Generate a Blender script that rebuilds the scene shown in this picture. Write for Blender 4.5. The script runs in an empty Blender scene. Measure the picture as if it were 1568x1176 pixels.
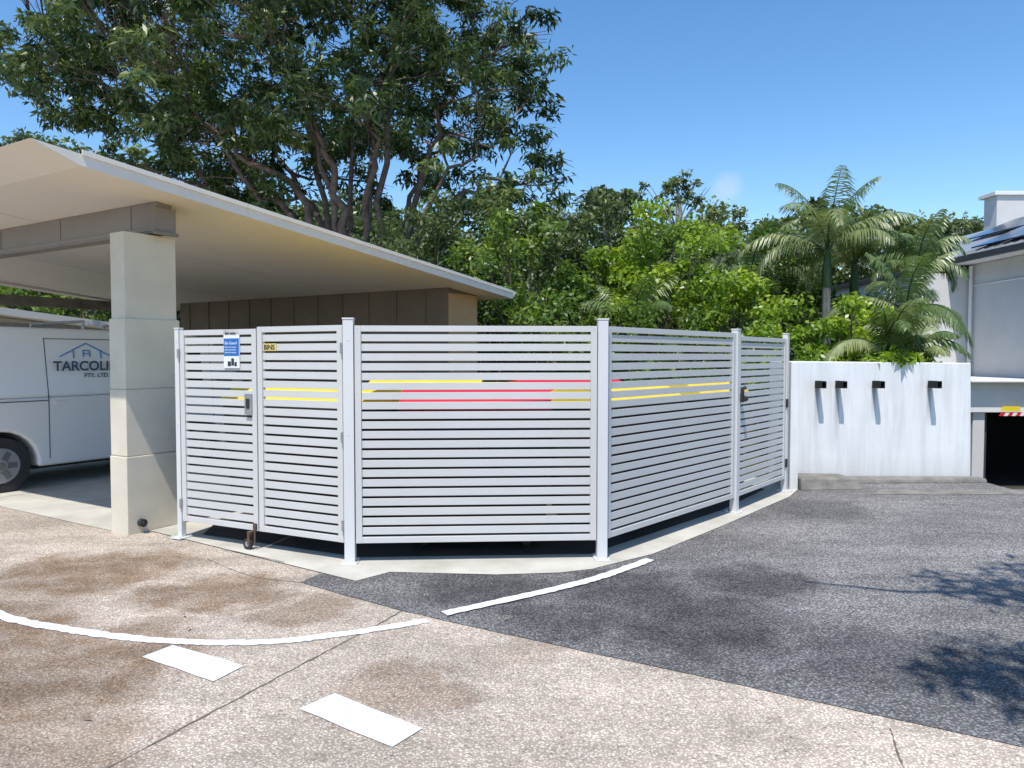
import bpy, math, random
import numpy as np
from mathutils import Vector, Matrix
random.seed(7); rng=np.random.default_rng(11)
S=bpy.context.scene
COL=S.collection

# ---------------------------------------------------------------- materials
def newmat(name):
    m=bpy.data.materials.new(name); m.use_nodes=True
    nt=m.node_tree; b=nt.nodes['Principled BSDF']
    return m,nt,b
def noise(nt,scale,detail=4,rough=.6,coord=None,dist=0):
    n=nt.nodes.new('ShaderNodeTexNoise'); n.inputs['Scale'].default_value=scale
    n.inputs['Detail'].default_value=detail; n.inputs['Roughness'].default_value=rough
    n.inputs['Distortion'].default_value=dist
    if coord is not None: nt.links.new(coord,n.inputs['Vector'])
    return n
def ramp(nt,fac,stops):
    r=nt.nodes.new('ShaderNodeValToRGB'); e=r.color_ramp.elements
    while len(e)<len(stops): e.new(.5)
    for i,(p,c) in enumerate(stops):
        e[i].position=p; e[i].color=(c[0],c[1],c[2],1) if not isinstance(c,(int,float)) else (c,c,c,1)
    nt.links.new(fac,r.inputs['Fac']); return r
def mix(nt,fac,a,b,mode='MIX'):
    m=nt.nodes.new('ShaderNodeMix'); m.data_type='RGBA'; m.blend_type=mode
    def s(i,v):
        if isinstance(v,bpy.types.NodeSocket): nt.links.new(v,m.inputs[i])
        elif isinstance(v,(int,float)): m.inputs[i].default_value=v
        else: m.inputs[i].default_value=(v[0],v[1],v[2],1)
    s(0,fac); s(6,a); s(7,b); return m.outputs[2]
def math_(nt,op,a,b=0,c=0):
    m=nt.nodes.new('ShaderNodeMath'); m.operation=op
    for i,v in enumerate((a,b,c)):
        if isinstance(v,bpy.types.NodeSocket): nt.links.new(v,m.inputs[i])
        else: m.inputs[i].default_value=v
    return m.outputs[0]
def texco(nt): return nt.nodes.new('ShaderNodeTexCoord').outputs['Object']
def bump(nt,b,h,strength,dist=.01):
    n=nt.nodes.new('ShaderNodeBump'); n.inputs['Strength'].default_value=strength; n.inputs['Distance'].default_value=dist
    nt.links.new(h,n.inputs['Height']); nt.links.new(n.outputs[0],b.inputs['Normal'])
def surf(name,c1,c2=None,scale=3,rough=.6,bmp=0,bscale=60,metal=0,spec=.4,detail=5):
    m,nt,b=newmat(name); c2=c2 or tuple(x*.85 for x in c1)
    co=texco(nt); n=noise(nt,scale,detail,coord=co)
    r=ramp(nt,n.outputs['Fac'],[(.35,c1),(.7,c2)])
    nt.links.new(r.outputs[0],b.inputs['Base Color'])
    b.inputs['Roughness'].default_value=rough; b.inputs['Metallic'].default_value=metal
    b.inputs['Specular IOR Level'].default_value=spec
    if bmp:
        n2=noise(nt,bscale,4,coord=co); bump(nt,b,n2.outputs['Fac'],bmp)
    return m
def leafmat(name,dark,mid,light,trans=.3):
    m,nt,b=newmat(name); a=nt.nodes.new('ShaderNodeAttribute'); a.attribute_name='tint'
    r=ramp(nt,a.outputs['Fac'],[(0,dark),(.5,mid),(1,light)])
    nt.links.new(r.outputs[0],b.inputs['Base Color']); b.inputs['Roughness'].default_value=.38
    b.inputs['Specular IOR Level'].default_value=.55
    t=nt.nodes.new('ShaderNodeBsdfTranslucent')
    tc=mix(nt,1.0,r.outputs[0],(1.25,1.3,.6),'MULTIPLY'); nt.links.new(tc,t.inputs['Color'])
    ms=nt.nodes.new('ShaderNodeMixShader'); ms.inputs[0].default_value=trans
    nt.links.new(b.outputs[0],ms.inputs[1]); nt.links.new(t.outputs[0],ms.inputs[2])
    nt.links.new(ms.outputs[0],nt.nodes['Material Output'].inputs['Surface'])
    return m
def blobmask(nt,co,blobs,dn):
    """soft irregular stain patches on the ground at real places"""
    tot=None
    d=nt.nodes.new('ShaderNodeVectorMath'); d.operation='MULTIPLY_ADD'
    nt.links.new(dn,d.inputs[0]); d.inputs[1].default_value=(1.1,1.1,0); nt.links.new(co,d.inputs[2])
    for (x,y,r,w) in blobs:
        v=nt.nodes.new('ShaderNodeVectorMath'); v.operation='DISTANCE'
        nt.links.new(d.outputs[0],v.inputs[0]); v.inputs[1].default_value=(x+.55,y+.55,0)
        mr=nt.nodes.new('ShaderNodeMapRange'); mr.interpolation_type='SMOOTHSTEP'
        nt.links.new(v.outputs['Value'],mr.inputs[0]); mr.inputs[1].default_value=r*.6; mr.inputs[2].default_value=r*1.12
        mr.inputs[3].default_value=w; mr.inputs[4].default_value=0
        tot=mr.outputs[0] if tot is None else math_(nt,'MAXIMUM',tot,mr.outputs[0])
    return tot
def paving(name,stone,matrix,speck,stain,blobs,light,lblobs,sc=75):
    m,nt,b=newmat(name); co=texco(nt)
    wn=noise(nt,90,2,.5,co)
    wv=nt.nodes.new('ShaderNodeVectorMath'); wv.operation='MULTIPLY_ADD'
    nt.links.new(wn.outputs['Color'],wv.inputs[0]); wv.inputs[1].default_value=(.012,.012,.0); nt.links.new(co,wv.inputs[2])
    v=nt.nodes.new('ShaderNodeTexVoronoi'); v.inputs['Scale'].default_value=sc; nt.links.new(wv.outputs[0],v.inputs['Vector'])
    cr=ramp(nt,v.outputs['Distance'],[(.28,1.),(.6,0.)])
    sx=nt.nodes.new('ShaderNodeSeparateColor'); nt.links.new(v.outputs['Color'],sx.inputs[0])
    stn=ramp(nt,sx.outputs[0],[(0,speck),(.25,stone),(.7,stone),(1,tuple(min(.85,c*1.35) for c in stone))])
    c=mix(nt,cr.outputs[0],matrix,stn.outputs[0])
    big=noise(nt,.8,6,.65,co); br=ramp(nt,big.outputs['Fac'],[(.35,.78),(.65,1.08)])
    c=mix(nt,1.,c,br.outputs[0],'MULTIPLY')
    mid=noise(nt,9,5,.7,co); mrp=ramp(nt,mid.outputs['Fac'],[(.3,.84),(.7,1.12)])
    c=mix(nt,1.,c,mrp.outputs[0],'MULTIPLY')
    # streaky drift of grime, running diagonally with the fall of the paving
    mp=nt.nodes.new('ShaderNodeMapping'); mp.inputs['Rotation'].default_value=(0,0,math.radians(-35)); mp.inputs['Scale'].default_value=(.6,2.4,1); nt.links.new(co,mp.inputs[0])
    stk=noise(nt,1.1,7,.7,mp.outputs[0]); sr=ramp(nt,stk.outputs['Fac'],[(.38,.80),(.60,1.06)])
    c=mix(nt,1.,c,sr.outputs[0],'MULTIPLY')
    dn=noise(nt,1.7,7,.7,co)
    bm=blobmask(nt,co,blobs,dn.outputs['Color'])
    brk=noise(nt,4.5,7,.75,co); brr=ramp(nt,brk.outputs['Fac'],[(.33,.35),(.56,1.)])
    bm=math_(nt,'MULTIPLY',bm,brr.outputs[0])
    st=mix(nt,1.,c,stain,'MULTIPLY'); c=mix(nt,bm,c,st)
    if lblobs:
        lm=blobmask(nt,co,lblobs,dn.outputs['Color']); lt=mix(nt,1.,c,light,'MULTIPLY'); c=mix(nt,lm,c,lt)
    nt.links.new(c,b.inputs['Base Color']); b.inputs['Roughness'].default_value=.85; b.inputs['Specular IOR Level'].default_value=.25
    bump(nt,b,cr.outputs[0],.6,.005)
    return m

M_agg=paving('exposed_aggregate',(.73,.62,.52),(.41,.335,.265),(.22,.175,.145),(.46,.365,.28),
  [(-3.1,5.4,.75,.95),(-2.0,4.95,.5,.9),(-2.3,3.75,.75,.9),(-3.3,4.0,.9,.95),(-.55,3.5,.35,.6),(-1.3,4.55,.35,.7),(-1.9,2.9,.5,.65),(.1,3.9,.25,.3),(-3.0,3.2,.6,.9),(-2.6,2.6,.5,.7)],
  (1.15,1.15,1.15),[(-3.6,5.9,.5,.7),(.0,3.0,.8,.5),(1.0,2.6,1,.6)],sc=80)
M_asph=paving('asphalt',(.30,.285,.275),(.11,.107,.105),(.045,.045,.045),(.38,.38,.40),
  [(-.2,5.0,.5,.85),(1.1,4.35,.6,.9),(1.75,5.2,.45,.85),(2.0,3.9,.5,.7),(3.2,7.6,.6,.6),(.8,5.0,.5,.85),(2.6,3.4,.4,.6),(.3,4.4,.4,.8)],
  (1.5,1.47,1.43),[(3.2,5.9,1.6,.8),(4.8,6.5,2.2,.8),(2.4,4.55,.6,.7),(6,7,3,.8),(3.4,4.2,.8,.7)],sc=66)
M_conc=surf('pale_concrete',(.55,.525,.46),(.40,.38,.32),2.2,.85,.15,80)
M_concd=surf('dark_concrete',(.075,.07,.062),(.04,.038,.034),2.2,.9,.2,40)  # darkened concrete tone; in the bin store it stands in for shade
M_kerb=surf('kerb_concrete',(.25,.235,.205),(.14,.13,.115),5,.9,.5,40)
def paintmat():
    m,nt,b=newmat('road_paint'); co=texco(nt); n=noise(nt,70,6,.8,co); n2=noise(nt,5,4,.6,co)
    r=ramp(nt,n.outputs['Fac'],[(.30,(.50,.45,.40)),(.42,(.76,.76,.74))])
    r2=ramp(nt,n2.outputs['Fac'],[(.3,.80),(.7,1.)])
    nt.links.new(mix(nt,1.,r.outputs[0],r2.outputs[0],'MULTIPLY'),b.inputs['Base Color']); b.inputs['Roughness'].default_value=.7
    bump(nt,b,n.outputs['Fac'],.5,.004)
    return m
M_paint=paintmat()
M_joint=surf('dark_joint',(.10,.085,.07),(.2,.17,.14),20,.95)
M_soil=surf('soil_and_grass',(.06,.075,.025),(.10,.07,.04),.6,.95,.3,8)
M_alu=surf('silver_powdercoat',(.60,.59,.575),(.555,.545,.53),1.5,.38,spec=.5)
M_alu2=surf('silver_powdercoat_post',(.66,.655,.65),(.63,.625,.62),1.5,.38,spec=.5)
M_render=surf('beige_render',(.70,.635,.51),(.61,.55,.44),2.5,.85,.25,90)
M_soffit=surf('cream_soffit',(.79,.73,.65),(.76,.70,.62),.8,.6)
M_fascia=surf('cream_fascia',(.82,.755,.68),(.76,.70,.63),3,.5)
M_beam=surf('taupe_beam',(.27,.235,.215),(.23,.20,.18),2,.55)
M_store=surf('brown_cladding',(.17,.135,.11),(.135,.11,.09),2,.6)
M_storel=surf('tan_cladding',(.52,.33,.18),(.46,.29,.155),2,.6)
M_white=surf('white_vehicle_paint',(.76,.76,.755),(.74,.74,.735),2,.22,spec=.6)
M_black=surf('black_rubber',(.022,.022,.023),(.035,.035,.035),30,.7)
M_glass=surf('dark_glass',(.02,.025,.03),(.02,.025,.03),1,.06,spec=.8)
M_alloy=surf('alloy_wheel',(.55,.55,.57),(.48,.48,.5),6,.3,metal=.7)
M_seam=surf('shadow_gap',(.12,.12,.125),(.10,.10,.10),5,.8)
M_sjoint=surf('soffit_joint',(.50,.47,.42),(.48,.45,.40),5,.8)
M_red=surf('red_plastic',(.65,.02,.05),(.55,.02,.04),4,.45)
M_yel=surf('yellow_plastic',(.85,.66,.03),(.75,.56,.03),4,.45)
M_bin=surf('bin_body_plastic',(.018,.02,.02),(.028,.03,.03),5,.6)
M_bark=surf('grey_brown_bark',(.19,.145,.13),(.08,.065,.055),7,.9,.6,25)
M_barkd=surf('dark_bark',(.12,.10,.08),(.06,.05,.04),7,.9,.6,25)
M_palmt=surf('palm_trunk_bark',(.30,.28,.24),(.16,.16,.12),6,.85,.3,20)
M_bldg=surf('painted_building_wall',(.62,.61,.59),(.56,.55,.53),1.0,.8)
M_bldg2=surf('white_trim',(.76,.76,.75),(.70,.70,.69),2,.6)
M_dark=surf('dark_interior',(.012,.012,.013),(.02,.02,.02),2,.9)
M_gutter=surf('charcoal_gutter',(.06,.065,.07),(.05,.05,.055),2,.5)
M_roofm=surf('grey_metal_roof',(.35,.36,.37),(.30,.31,.32),2,.4,metal=.2)
M_solar=surf('solar_cell',(.012,.018,.05),(.02,.028,.07),3,.12,spec=.7)
M_blue=surf('sign_blue',(.02,.16,.50),(.02,.13,.42),2,.4)
M_signw=surf('sign_white',(.8,.8,.8),(.76,.76,.76),2,.4)
M_txt=surf('print_dark',(.03,.03,.035),(.03,.03,.035),2,.5)
M_logo=surf('logo_navy',(.03,.07,.14),(.03,.07,.14),2,.4)
M_logob=surf('logo_blue',(.08,.25,.60),(.08,.25,.60),2,.4)
M_label=surf('label_yellow',(.68,.55,.18),(.62,.5,.15),2,.5)
M_steel=surf('galvanised_steel',(.42,.43,.44),(.3,.3,.31),15,.45,metal=.6)
M_rust=surf('rusty_steel',(.08,.05,.035),(.15,.09,.06),30,.8)
SC=(3.89,4.15,4.62,5.33)
def wallmat():
    m,nt,b=newmat('white_painted_render'); co=texco(nt)
    mp=nt.nodes.new('ShaderNodeMapping'); mp.inputs['Scale'].default_value=(7,7,.6); nt.links.new(co,mp.inputs[0])
    n=noise(nt,1.3,6,.65,mp.outputs[0]); n2=noise(nt,2,5,.6,co)
    r=ramp(nt,n.outputs['Fac'],[(.42,(.79,.79,.785)),(.75,(.63,.63,.62))]); r2=ramp(nt,n2.outputs['Fac'],[(.3,.93),(.6,1.)])
    c=mix(nt,1.,r.outputs[0],r2.outputs[0],'MULTIPLY')
    sp=nt.nodes.new('ShaderNodeSeparateXYZ'); nt.links.new(co,sp.inputs[0])
    ad=math_(nt,'MULTIPLY_ADD',n2.outputs['Fac'],-.5,sp.outputs[2])
    mr=nt.nodes.new('ShaderNodeMapRange'); nt.links.new(ad,mr.inputs[0]); mr.inputs[1].default_value=-.25; mr.inputs[2].default_value=.12; mr.inputs[3].default_value=.45; mr.inputs[4].default_value=0
    c=mix(nt,mr.outputs[0],c,(.42,.40,.36))
    tot=None  # dark streaks under the scuppers: run-off stain with their shadows painted in
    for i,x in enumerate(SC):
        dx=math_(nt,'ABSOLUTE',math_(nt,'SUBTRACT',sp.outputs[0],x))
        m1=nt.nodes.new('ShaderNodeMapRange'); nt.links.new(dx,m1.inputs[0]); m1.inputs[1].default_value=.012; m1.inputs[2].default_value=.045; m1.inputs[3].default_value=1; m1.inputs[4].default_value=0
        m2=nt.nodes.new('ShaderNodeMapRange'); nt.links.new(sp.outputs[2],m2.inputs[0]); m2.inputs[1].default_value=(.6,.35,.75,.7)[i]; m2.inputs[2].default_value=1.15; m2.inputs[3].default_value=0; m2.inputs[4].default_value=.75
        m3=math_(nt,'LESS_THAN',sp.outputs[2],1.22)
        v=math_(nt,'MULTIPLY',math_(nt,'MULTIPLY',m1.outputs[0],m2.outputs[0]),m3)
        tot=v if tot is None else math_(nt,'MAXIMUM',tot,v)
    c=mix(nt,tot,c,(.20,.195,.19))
    nt.links.new(c,b.inputs['Base Color']); b.inputs['Roughness'].default_value=.8
    bump(nt,b,noise(nt,60,4,coord=co).outputs['Fac'],.2); return m
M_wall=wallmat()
L_big=leafmat('tree_leaf',(.026,.05,.017),(.07,.115,.035),(.24,.30,.10),.33)
L_hill=leafmat('hill_foliage',(.035,.057,.022),(.09,.13,.045),(.24,.28,.10),.3)
L_lime=leafmat('lime_foliage',(.06,.12,.013),(.19,.30,.03),(.44,.54,.06),.42)
L_mid=leafmat('green_foliage',(.035,.08,.016),(.11,.185,.033),(.30,.39,.07),.38)
L_palm=leafmat('palm_leaf',(.05,.10,.03),(.16,.23,.08),(.44,.46,.24),.35)
L_dry=leafmat('dry_leaf',(.16,.07,.03),(.28,.14,.07),(.38,.22,.11),.1)

# ---------------------------------------------------------------- mesh builder
class MB:
    def __init__(s): s.v=[];s.f=[];s.m=[]
    def poly(s,pts,mi=0):
        i=len(s.v); s.v+= [tuple(p) for p in pts]; s.f.append(tuple(range(i,i+len(pts)))); s.m.append(mi)
    def hexa(s,p,mi=0):
        i=len(s.v); s.v+=[tuple(q) for q in p]
        for f in ((3,2,1,0),(4,5,6,7),(0,1,5,4),(1,2,6,5),(2,3,7,6),(3,0,4,7)):
            s.f.append(tuple(i+k for k in f)); s.m.append(mi)
    def box(s,x0,x1,y0,y1,z0,z1,mi=0,T=None):
        T=T or (lambda a,b,c:(a,b,c))
        s.hexa([T(x0,y0,z0),T(x1,y0,z0),T(x1,y1,z0),T(x0,y1,z0),T(x0,y0,z1),T(x1,y0,z1),T(x1,y1,z1),T(x0,y1,z1)],mi)
    def prism(s,outline,fn0,fn1,mi=0):
        n=len(outline); i=len(s.v)
        s.v+=[tuple(fn0(*p)) for p in outline]+[tuple(fn1(*p)) for p in outline]
        s.f.append(tuple(range(i,i+n))[::-1]); s.m.append(mi); s.f.append(tuple(range(i+n,i+2*n))); s.m.append(mi)
        for k in range(n):
            l=(k+1)%n; s.f.append((i+k,i+l,i+n+l,i+n+k)); s.m.append(mi)
    def tube(s,pts,rad,seg=8,mi=0,cap=True):
        pts=[Vector(p) for p in pts]; rings=[]
        for k,p in enumerate(pts):
            d=(pts[min(k+1,len(pts)-1)]-pts[max(k-1,0)]); 
            if d.length<1e-6: d=Vector((0,0,1))
            d.normalize(); a=d.orthogonal() if k==0 else (rings_a-d*rings_a.dot(d))
            if a.length<1e-6: a=d.orthogonal()
            a.normalize(); rings_a=a; b=d.cross(a); i=len(s.v); r=rad[k] if hasattr(rad,'__len__') else rad
            for j in range(seg):
                t=2*math.pi*j/seg; s.v.append(tuple(p+(a*math.cos(t)+b*math.sin(t))*r))
            rings.append(i)
        for k in range(len(rings)-1):
            for j in range(seg):
                l=(j+1)%seg; s.f.append((rings[k]+j,rings[k]+l,rings[k+1]+l,rings[k+1]+j)); s.m.append(mi)
        if cap:
            s.f.append(tuple(rings[0]+j for j in range(seg))[::-1]); s.m.append(mi)
            s.f.append(tuple(rings[-1]+j for j in range(seg))); s.m.append(mi)
    def build(s,name,mats,parent=None,bevel=0,smooth=False,seg=1):
        me=bpy.data.meshes.new(name); me.from_pydata(s.v,[],s.f); 
        for m in mats: me.materials.append(m)
        me.polygons.foreach_set('material_index',s.m)
        if smooth: me.polygons.foreach_set('use_smooth',[True]*len(s.f))
        me.update(); o=bpy.data.objects.new(name,me); COL.objects.link(o)
        if parent: o.parent=parent
        if bevel:
            b=o.modifiers.new('bevel','BEVEL'); b.width=bevel; b.segments=seg; b.limit_method='ANGLE'; b.angle_limit=math.radians(35)
        return o
def empty(name):
    e=bpy.data.objects.new(name,None); COL.objects.link(e); e.empty_display_size=.2; return e
def text(name,body,size,pos,u,mat,parent=None,align='LEFT',ext=.0008,xs=1.0,bold=0):
    c=bpy.data.curves.new(name,'FONT'); c.body=body; c.size=size; c.align_x=align; c.extrude=ext; c.offset=bold
    c.materials.append(mat); o=bpy.data.objects.new(name,c); COL.objects.link(o)
    u=Vector((u[0],u[1],0)).normalized(); z=Vector((0,0,1)); n=u.cross(z)
    R=Matrix((u*xs,z,n)).transposed().to_4x4(); o.matrix_world=Matrix.Translation(pos)@R
    if parent: 
        mw=o.matrix_world.copy(); o.parent=parent; o.matrix_world=mw
    return o
def sheet(name,pts,z,mat):
    b=MB(); b.poly([(x,y,z) for x,y in pts]); o=b.build(name,[mat]); return o
def catmull(P,n=10):
    P=[Vector(p) for p in P]; out=[]
    for i in range(len(P)-1):
        p0=P[max(i-1,0)];p1=P[i];p2=P[i+1];p3=P[min(i+2,len(P)-1)]
        for k in range(n):
            t=k/n; out.append(.5*((2*p1)+(p2-p0)*t+(2*p0-5*p1+4*p2-p3)*t*t+(3*p1-p0-3*p2+p3)*t**3))
    out.append(P[-1]); return out
def ribbon(name,P,w,z,mat,jit=.004):
    pts=catmull([(x,y,0) for x,y in P],18); b=MB(); L=[];R=[]
    for k,p in enumerate(pts):
        d=(pts[min(k+1,len(pts)-1)]-pts[max(k-1,0)]).normalized(); n=Vector((-d.y,d.x,0))
        L.append(p+n*(w/2+random.uniform(-jit,jit))); R.append(p-n*(w/2+random.uniform(-jit,jit)))
    for k in range(len(pts)-1):
        b.poly([(q.x,q.y,z) for q in (R[k],R[k+1],L[k+1],L[k])])
    return b.build(name,[mat])
def rough_edges(P,n=14,j=.012):
    out=[]
    for i in range(len(P)):
        a=P[i];c=P[(i+1)%len(P)]
        L=math.hypot(c[0]-a[0],c[1]-a[1])
        m=max(1,min(n,int(L/.12)))
        for k in range(m):
            t=k/m; w=j if k else 0
            out.append((a[0]+(c[0]-a[0])*t+random.uniform(-w,w),a[1]+(c[1]-a[1])*t+random.uniform(-w,w)))
    return out

# ---------------------------------------------------------------- ground
def gz(x,y):
    if 6.02<x<16.5 and y>8.8 and y<23.2: return -(min(y,18.5)-8.8)*.19
    if y>26: return min((y-26)*.22,9)
    return 0
xs=[-400,-200,-100]+list(range(-60,6,4))+[6.0,6.05,8,10,12,14,16.4,16.6]+list(range(20,61,4))+[100,200,400]
ys=[-400,-200,-80,-30,-10,0,4,8,8.75,8.85]+[10,12,14,16,18.5,20,22,23.1,23.3,26,30,34,38,42,48,55,65,80,120,200,400]
b=MB()
for y in ys:
    for x in xs: b.v.append((x,y,gz(x,y)))
nx=len(xs)
for j in range(len(ys)-1):
    for i in range(nx-1):
        b.f.append((j*nx+i,j*nx+i+1,(j+1)*nx+i+1,(j+1)*nx+i)); b.m.append(0)
b.build('ground',[M_soil])
sheet('driveway_pavement',[(-14,-8),(14,-8),(14,8.72),(5.98,8.72),(5.98,9.41),(3.3,9.41),(0,9),(-4,9),(-14,14)],.004,M_agg)
sheet('asphalt_road',rough_edges([(-1.49,5.14),(-.95,4.745),(-.69,4.56),(-.41,4.39),(.6,3.81),(2.087,2.947),(6,.69),(13.9,-3.9)],60,.006)[:-60]+[(13.9,-3.9),(13.9,8.74),(5.97,8.74),(5.97,9.2),(3.4,9.2),(2.9,8.3),(1.6,7.2),(.6,6.2),(-.9,5.9),(-1.3,5.6)],.008,M_asph)
b=MB(); b.poly([(6.05,8.74,.006),(13.95,8.74,.006),(14,18.5,-1.84),(6.05,18.5,-1.84)]); b.build('garage_ramp',[M_asph])
sheet('crossing_strip',rough_edges([(4.1,8.42),(13.8,8.25),(13.8,8.7),(4.4,8.72)],30,.02),.0125,M_kerb)
sheet('bin_area_slab',[(-3.29,6.66),(-1.103,5.158),(-.90,5.376),(-.114,5.311),(.35,5.36),(.593,5.45),(1.134,5.875),(1.925,6.80),(3.144,8.30),(3.5,8.9),(3.3,9.6),(-1.5,9.6),(-3.0,7.2)],.012,M_conc)
sheet('bin_store_shade_floor',[(-2.75,6.50),(-1.2,5.76),(.63,5.86),(2.14,7.52),(3.0,8.72),(2.9,9.5),(-1.45,9.5),(-2.85,7.2)],.0165,M_concd)  # dark sheet over the slab, paints in the shade behind the fence
O=(-3.41,6.5)
def W(s,t,z=0): return (O[0]+.524*s-.852*t, O[1]+.852*s+.524*t, z)
sheet('carport_floor',[W(.02,.3)[:2],W(6.2,.3)[:2],W(6.2,11)[:2],W(.02,11)[:2]],.0085,M_conc)
for k in range(1,4): 
    p=W(.02,.3+k*2.6)[:2]; q=W(6.2,.3+k*2.6)[:2]; ribbon('slab_joint',[p,q],.010,.0125,M_joint,.002)
ribbon('slab_joint',[(-2.4,6.03),(-1.75,5.62)],.006,.0165,M_joint,.001)
ribbon('painted_line',[(-.419,4.489),(.294,4.968),(.692,5.296),(1.08,5.70)],.085,.0165,M_paint,.006)
ribbon('painted_line',[(-4.2,5.2),(-3.156,4.489),(-2.514,4.219),(-1.953,4.074),(-1.398,4.055),(-.953,4.179),(-.506,4.39)],.08,.0085,M_paint,.008)
sheet('painted_dash',rough_edges([(-1.959,3.85),(-1.461,3.553),(-1.377,3.735),(-1.869,4.008)],20,.004),.009,M_paint)
sheet('painted_dash',rough_edges([(-.964,3.273),(-.487,2.947),(-.383,3.098),(-.836,3.428)],20,.004),.009,M_paint)
ribbon('pavement_joint',[(-.69,4.555),(-.86,4.2),(-1.05,3.83),(-1.56,2.81),(-2.2,1.5)],.010,.0065,M_joint,.005)
ribbon('pavement_joint',[(1.62,3.1),(1.5,2.7),(1.55,2.3)],.007,.0065,M_joint,.003)
ribbon('pavement_joint',[(-1.49,5.14),(-1.9,5.3),(-2.4,5.75)],.006,.0065,M_joint,.003)

# ---------------------------------------------------------------- fence
P0=(-2.89,6.41);P1=(-1.241,5.617);P2=(.701,5.724);P3=(2.262,7.46);P4=(3.197,8.62)
def frame2(P,Q):
    d=Vector((Q[0]-P[0],Q[1]-P[1],0)); L=d.length; d.normalize(); n=d.cross(Vector((0,0,1)))
    return L,(lambda a,c,z:(P[0]+d.x*a+n.x*c,P[1]+d.y*a+n.y*c,z)),d,n
def panel(b,P,Q,a0,a1,z0=.165,z1=1.83,stile=.048,nsl=21):
    L,T,d,n=frame2(P,Q); a1=L-a1
    b.box(a0,a0+stile,-.02,.02,z0,z1,0,T); b.box(a1-stile,a1,-.02,.02,z0,z1,0,T)
    b.box(a0+stile,a1-stile,-.018,.018,z1-.045,z1,0,T); b.box(a0+stile,a1-stile,-.018,.018,z0,z0+.045,0,T)
    zz0=z0+.045; zz1=z1-.045; gap=.0185; pitch=(zz1-zz0-gap)/nsl
    for k in range(nsl):
        z=zz0+gap+k*pitch+random.uniform(-.0006,.0006); b.box(a0+stile,a1-stile,-.006,.008,z,z+pitch-gap,0,T)
    for a in (a0+.024,a1-.024):
        for z in (z0+.02,z1-.02): b.tube([T(a,.02,z),T(a,.0225,z)],.005,6,0)
def post(b,P,Q,h=1.875,w=.078):
    L,T,d,n=frame2(P,Q); b.box(-w/2,w/2,-w/2,w/2,.012,h,1,T); b.box(-w/2-.004,w/2+.004,-w/2-.004,w/2+.004,h+.001,h+.013,1,T)
    b.box(-.06,.06,-.075,.075,.0125,.022,1,T)
    for sx in(-.045,.045):
        for sy in (-.06,.06):
            p=T(sx,sy,0); b.tube([(p[0],p[1],.022),(p[0],p[1],.034)],.009,6,1)
    for zz in (.28,1.0,1.72): 
        p=T(0,w/2,zz); q=T(0,w/2+.003,zz); b.tube([p,q],.006,6,1)
fence=empty('slatted_bin_enclosure_fence')
b=MB(); panel(b,P1,P2,.045,.045); b.build('front_panel',[M_alu,M_alu2],fence,.0015)
b=MB(); panel(b,P2,P3,.05,.045); b.build('side_panel',[M_alu,M_alu2],fence,.0015)
b=MB(); post(b,P1,P2); post(b,P2,P1); post(b,P3,P4,1.86,.07); post(b,P4,P3,1.85,.06); post(b,P0,P1,1.83,.05)
b.build('posts',[M_alu,M_alu2],fence,.003)
L01=frame2(P0,P1)[0]
g=MB(); panel(g,P0,P1,.032,L01*.5+.006,.165,1.82,.05); gL=g.build('slatted_gate',[M_alu,M_alu2],None,.0015)
g=MB(); panel(g,P0,P1,L01*.5+.006,.05,.165,1.835,.05); gR=g.build('slatted_gate',[M_alu,M_alu2],None,.0015)
g=MB(); panel(g,P3,P4,.045,.04,.165,1.80,.045); gS=g.build('slatted_gate',[M_alu,M_alu2],None,.0015)
L,T,d,n=frame2(P0,P1)
h=MB(); mid=L*.5
h.box(mid-.125,mid-.05,.010,.034,1.12,1.29,0,T); h.box(mid-.105,mid-.07,.035,.041,1.17,1.25,1,T)
for (a,z) in ((L-.045,1.66),(L-.045,.98),(L-.045,.30),(.028,1.62),(.028,.32)):
    p=T(a,.032,z-.04); q=T(a,.032,z+.04); h.tube([p,q],.012,8,0)
h.tube([T(mid-.03,.035,.23),T(mid-.03,.035,.05)],.008,8,2); h.box(mid-.045,mid-.015,.021,.040,.175,.225,2,T)
h.box(mid-.085,mid-.06,.03,.034,.055,.15,2,T); h.box(mid-.085,mid-.06,.062,.066,.055,.15,2,T); h.box(mid-.085,mid-.045,.03,.066,.15,.163,2,T)
c=T(mid-.09,.038,.058); c2=T(mid-.09,.060,.058); h.tube([c,c2],.046,20,1); h.tube([T(mid-.09,.061,.058),T(mid-.09,.0625,.058)],.022,12,0)
h.build('gate_hardware',[M_steel,M_black,M_rust],gL,.002)
L4,T4,_,_=frame2(P3,P4)
h=MB(); h.box(.035,.085,.022,.06,1.13,1.22,0,T4); h.tube([T4(.06,.05,1.22),T4(.06,.05,1.27),T4(.09,.07,1.28)],.02,8,0); h.tube([T4(.12,.06,1.165),T4(.06,.06,1.165)],.03,10,0)
h.box(L4-.045,L4-.02,.022,.045,1.0,1.1,0,T4);h.box(L4-.045,L4-.02,.022,.045,.3,.4,0,T4)
h.build('gate_lock',[M_black],gS,.003)
sg=MB(); a0,a1=mid-.365,mid-.19
sg.box(a0,a1,.012,.018,1.50,1.82,0,T); sg.box(a0+.003,a1-.003,.0185,.0195,1.60,1.745,1,T)
sg.box(a0+.045,a0+.08,.0185,.0195,1.515,1.555,2,T); sg.box(a0+.085,a0+.115,.0185,.0195,1.52,1.58,2,T); sg.box(a0+.12,a0+.145,.0185,.0195,1.515,1.55,2,T)
s_o=sg.build('bin_area_sign',[M_signw,M_blue,M_txt],None)
uv=(d.x,d.y)
text('sign_heading','BIN AREA',.028,T(a0+.02,.0200,1.775),uv,M_txt,s_o)
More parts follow.
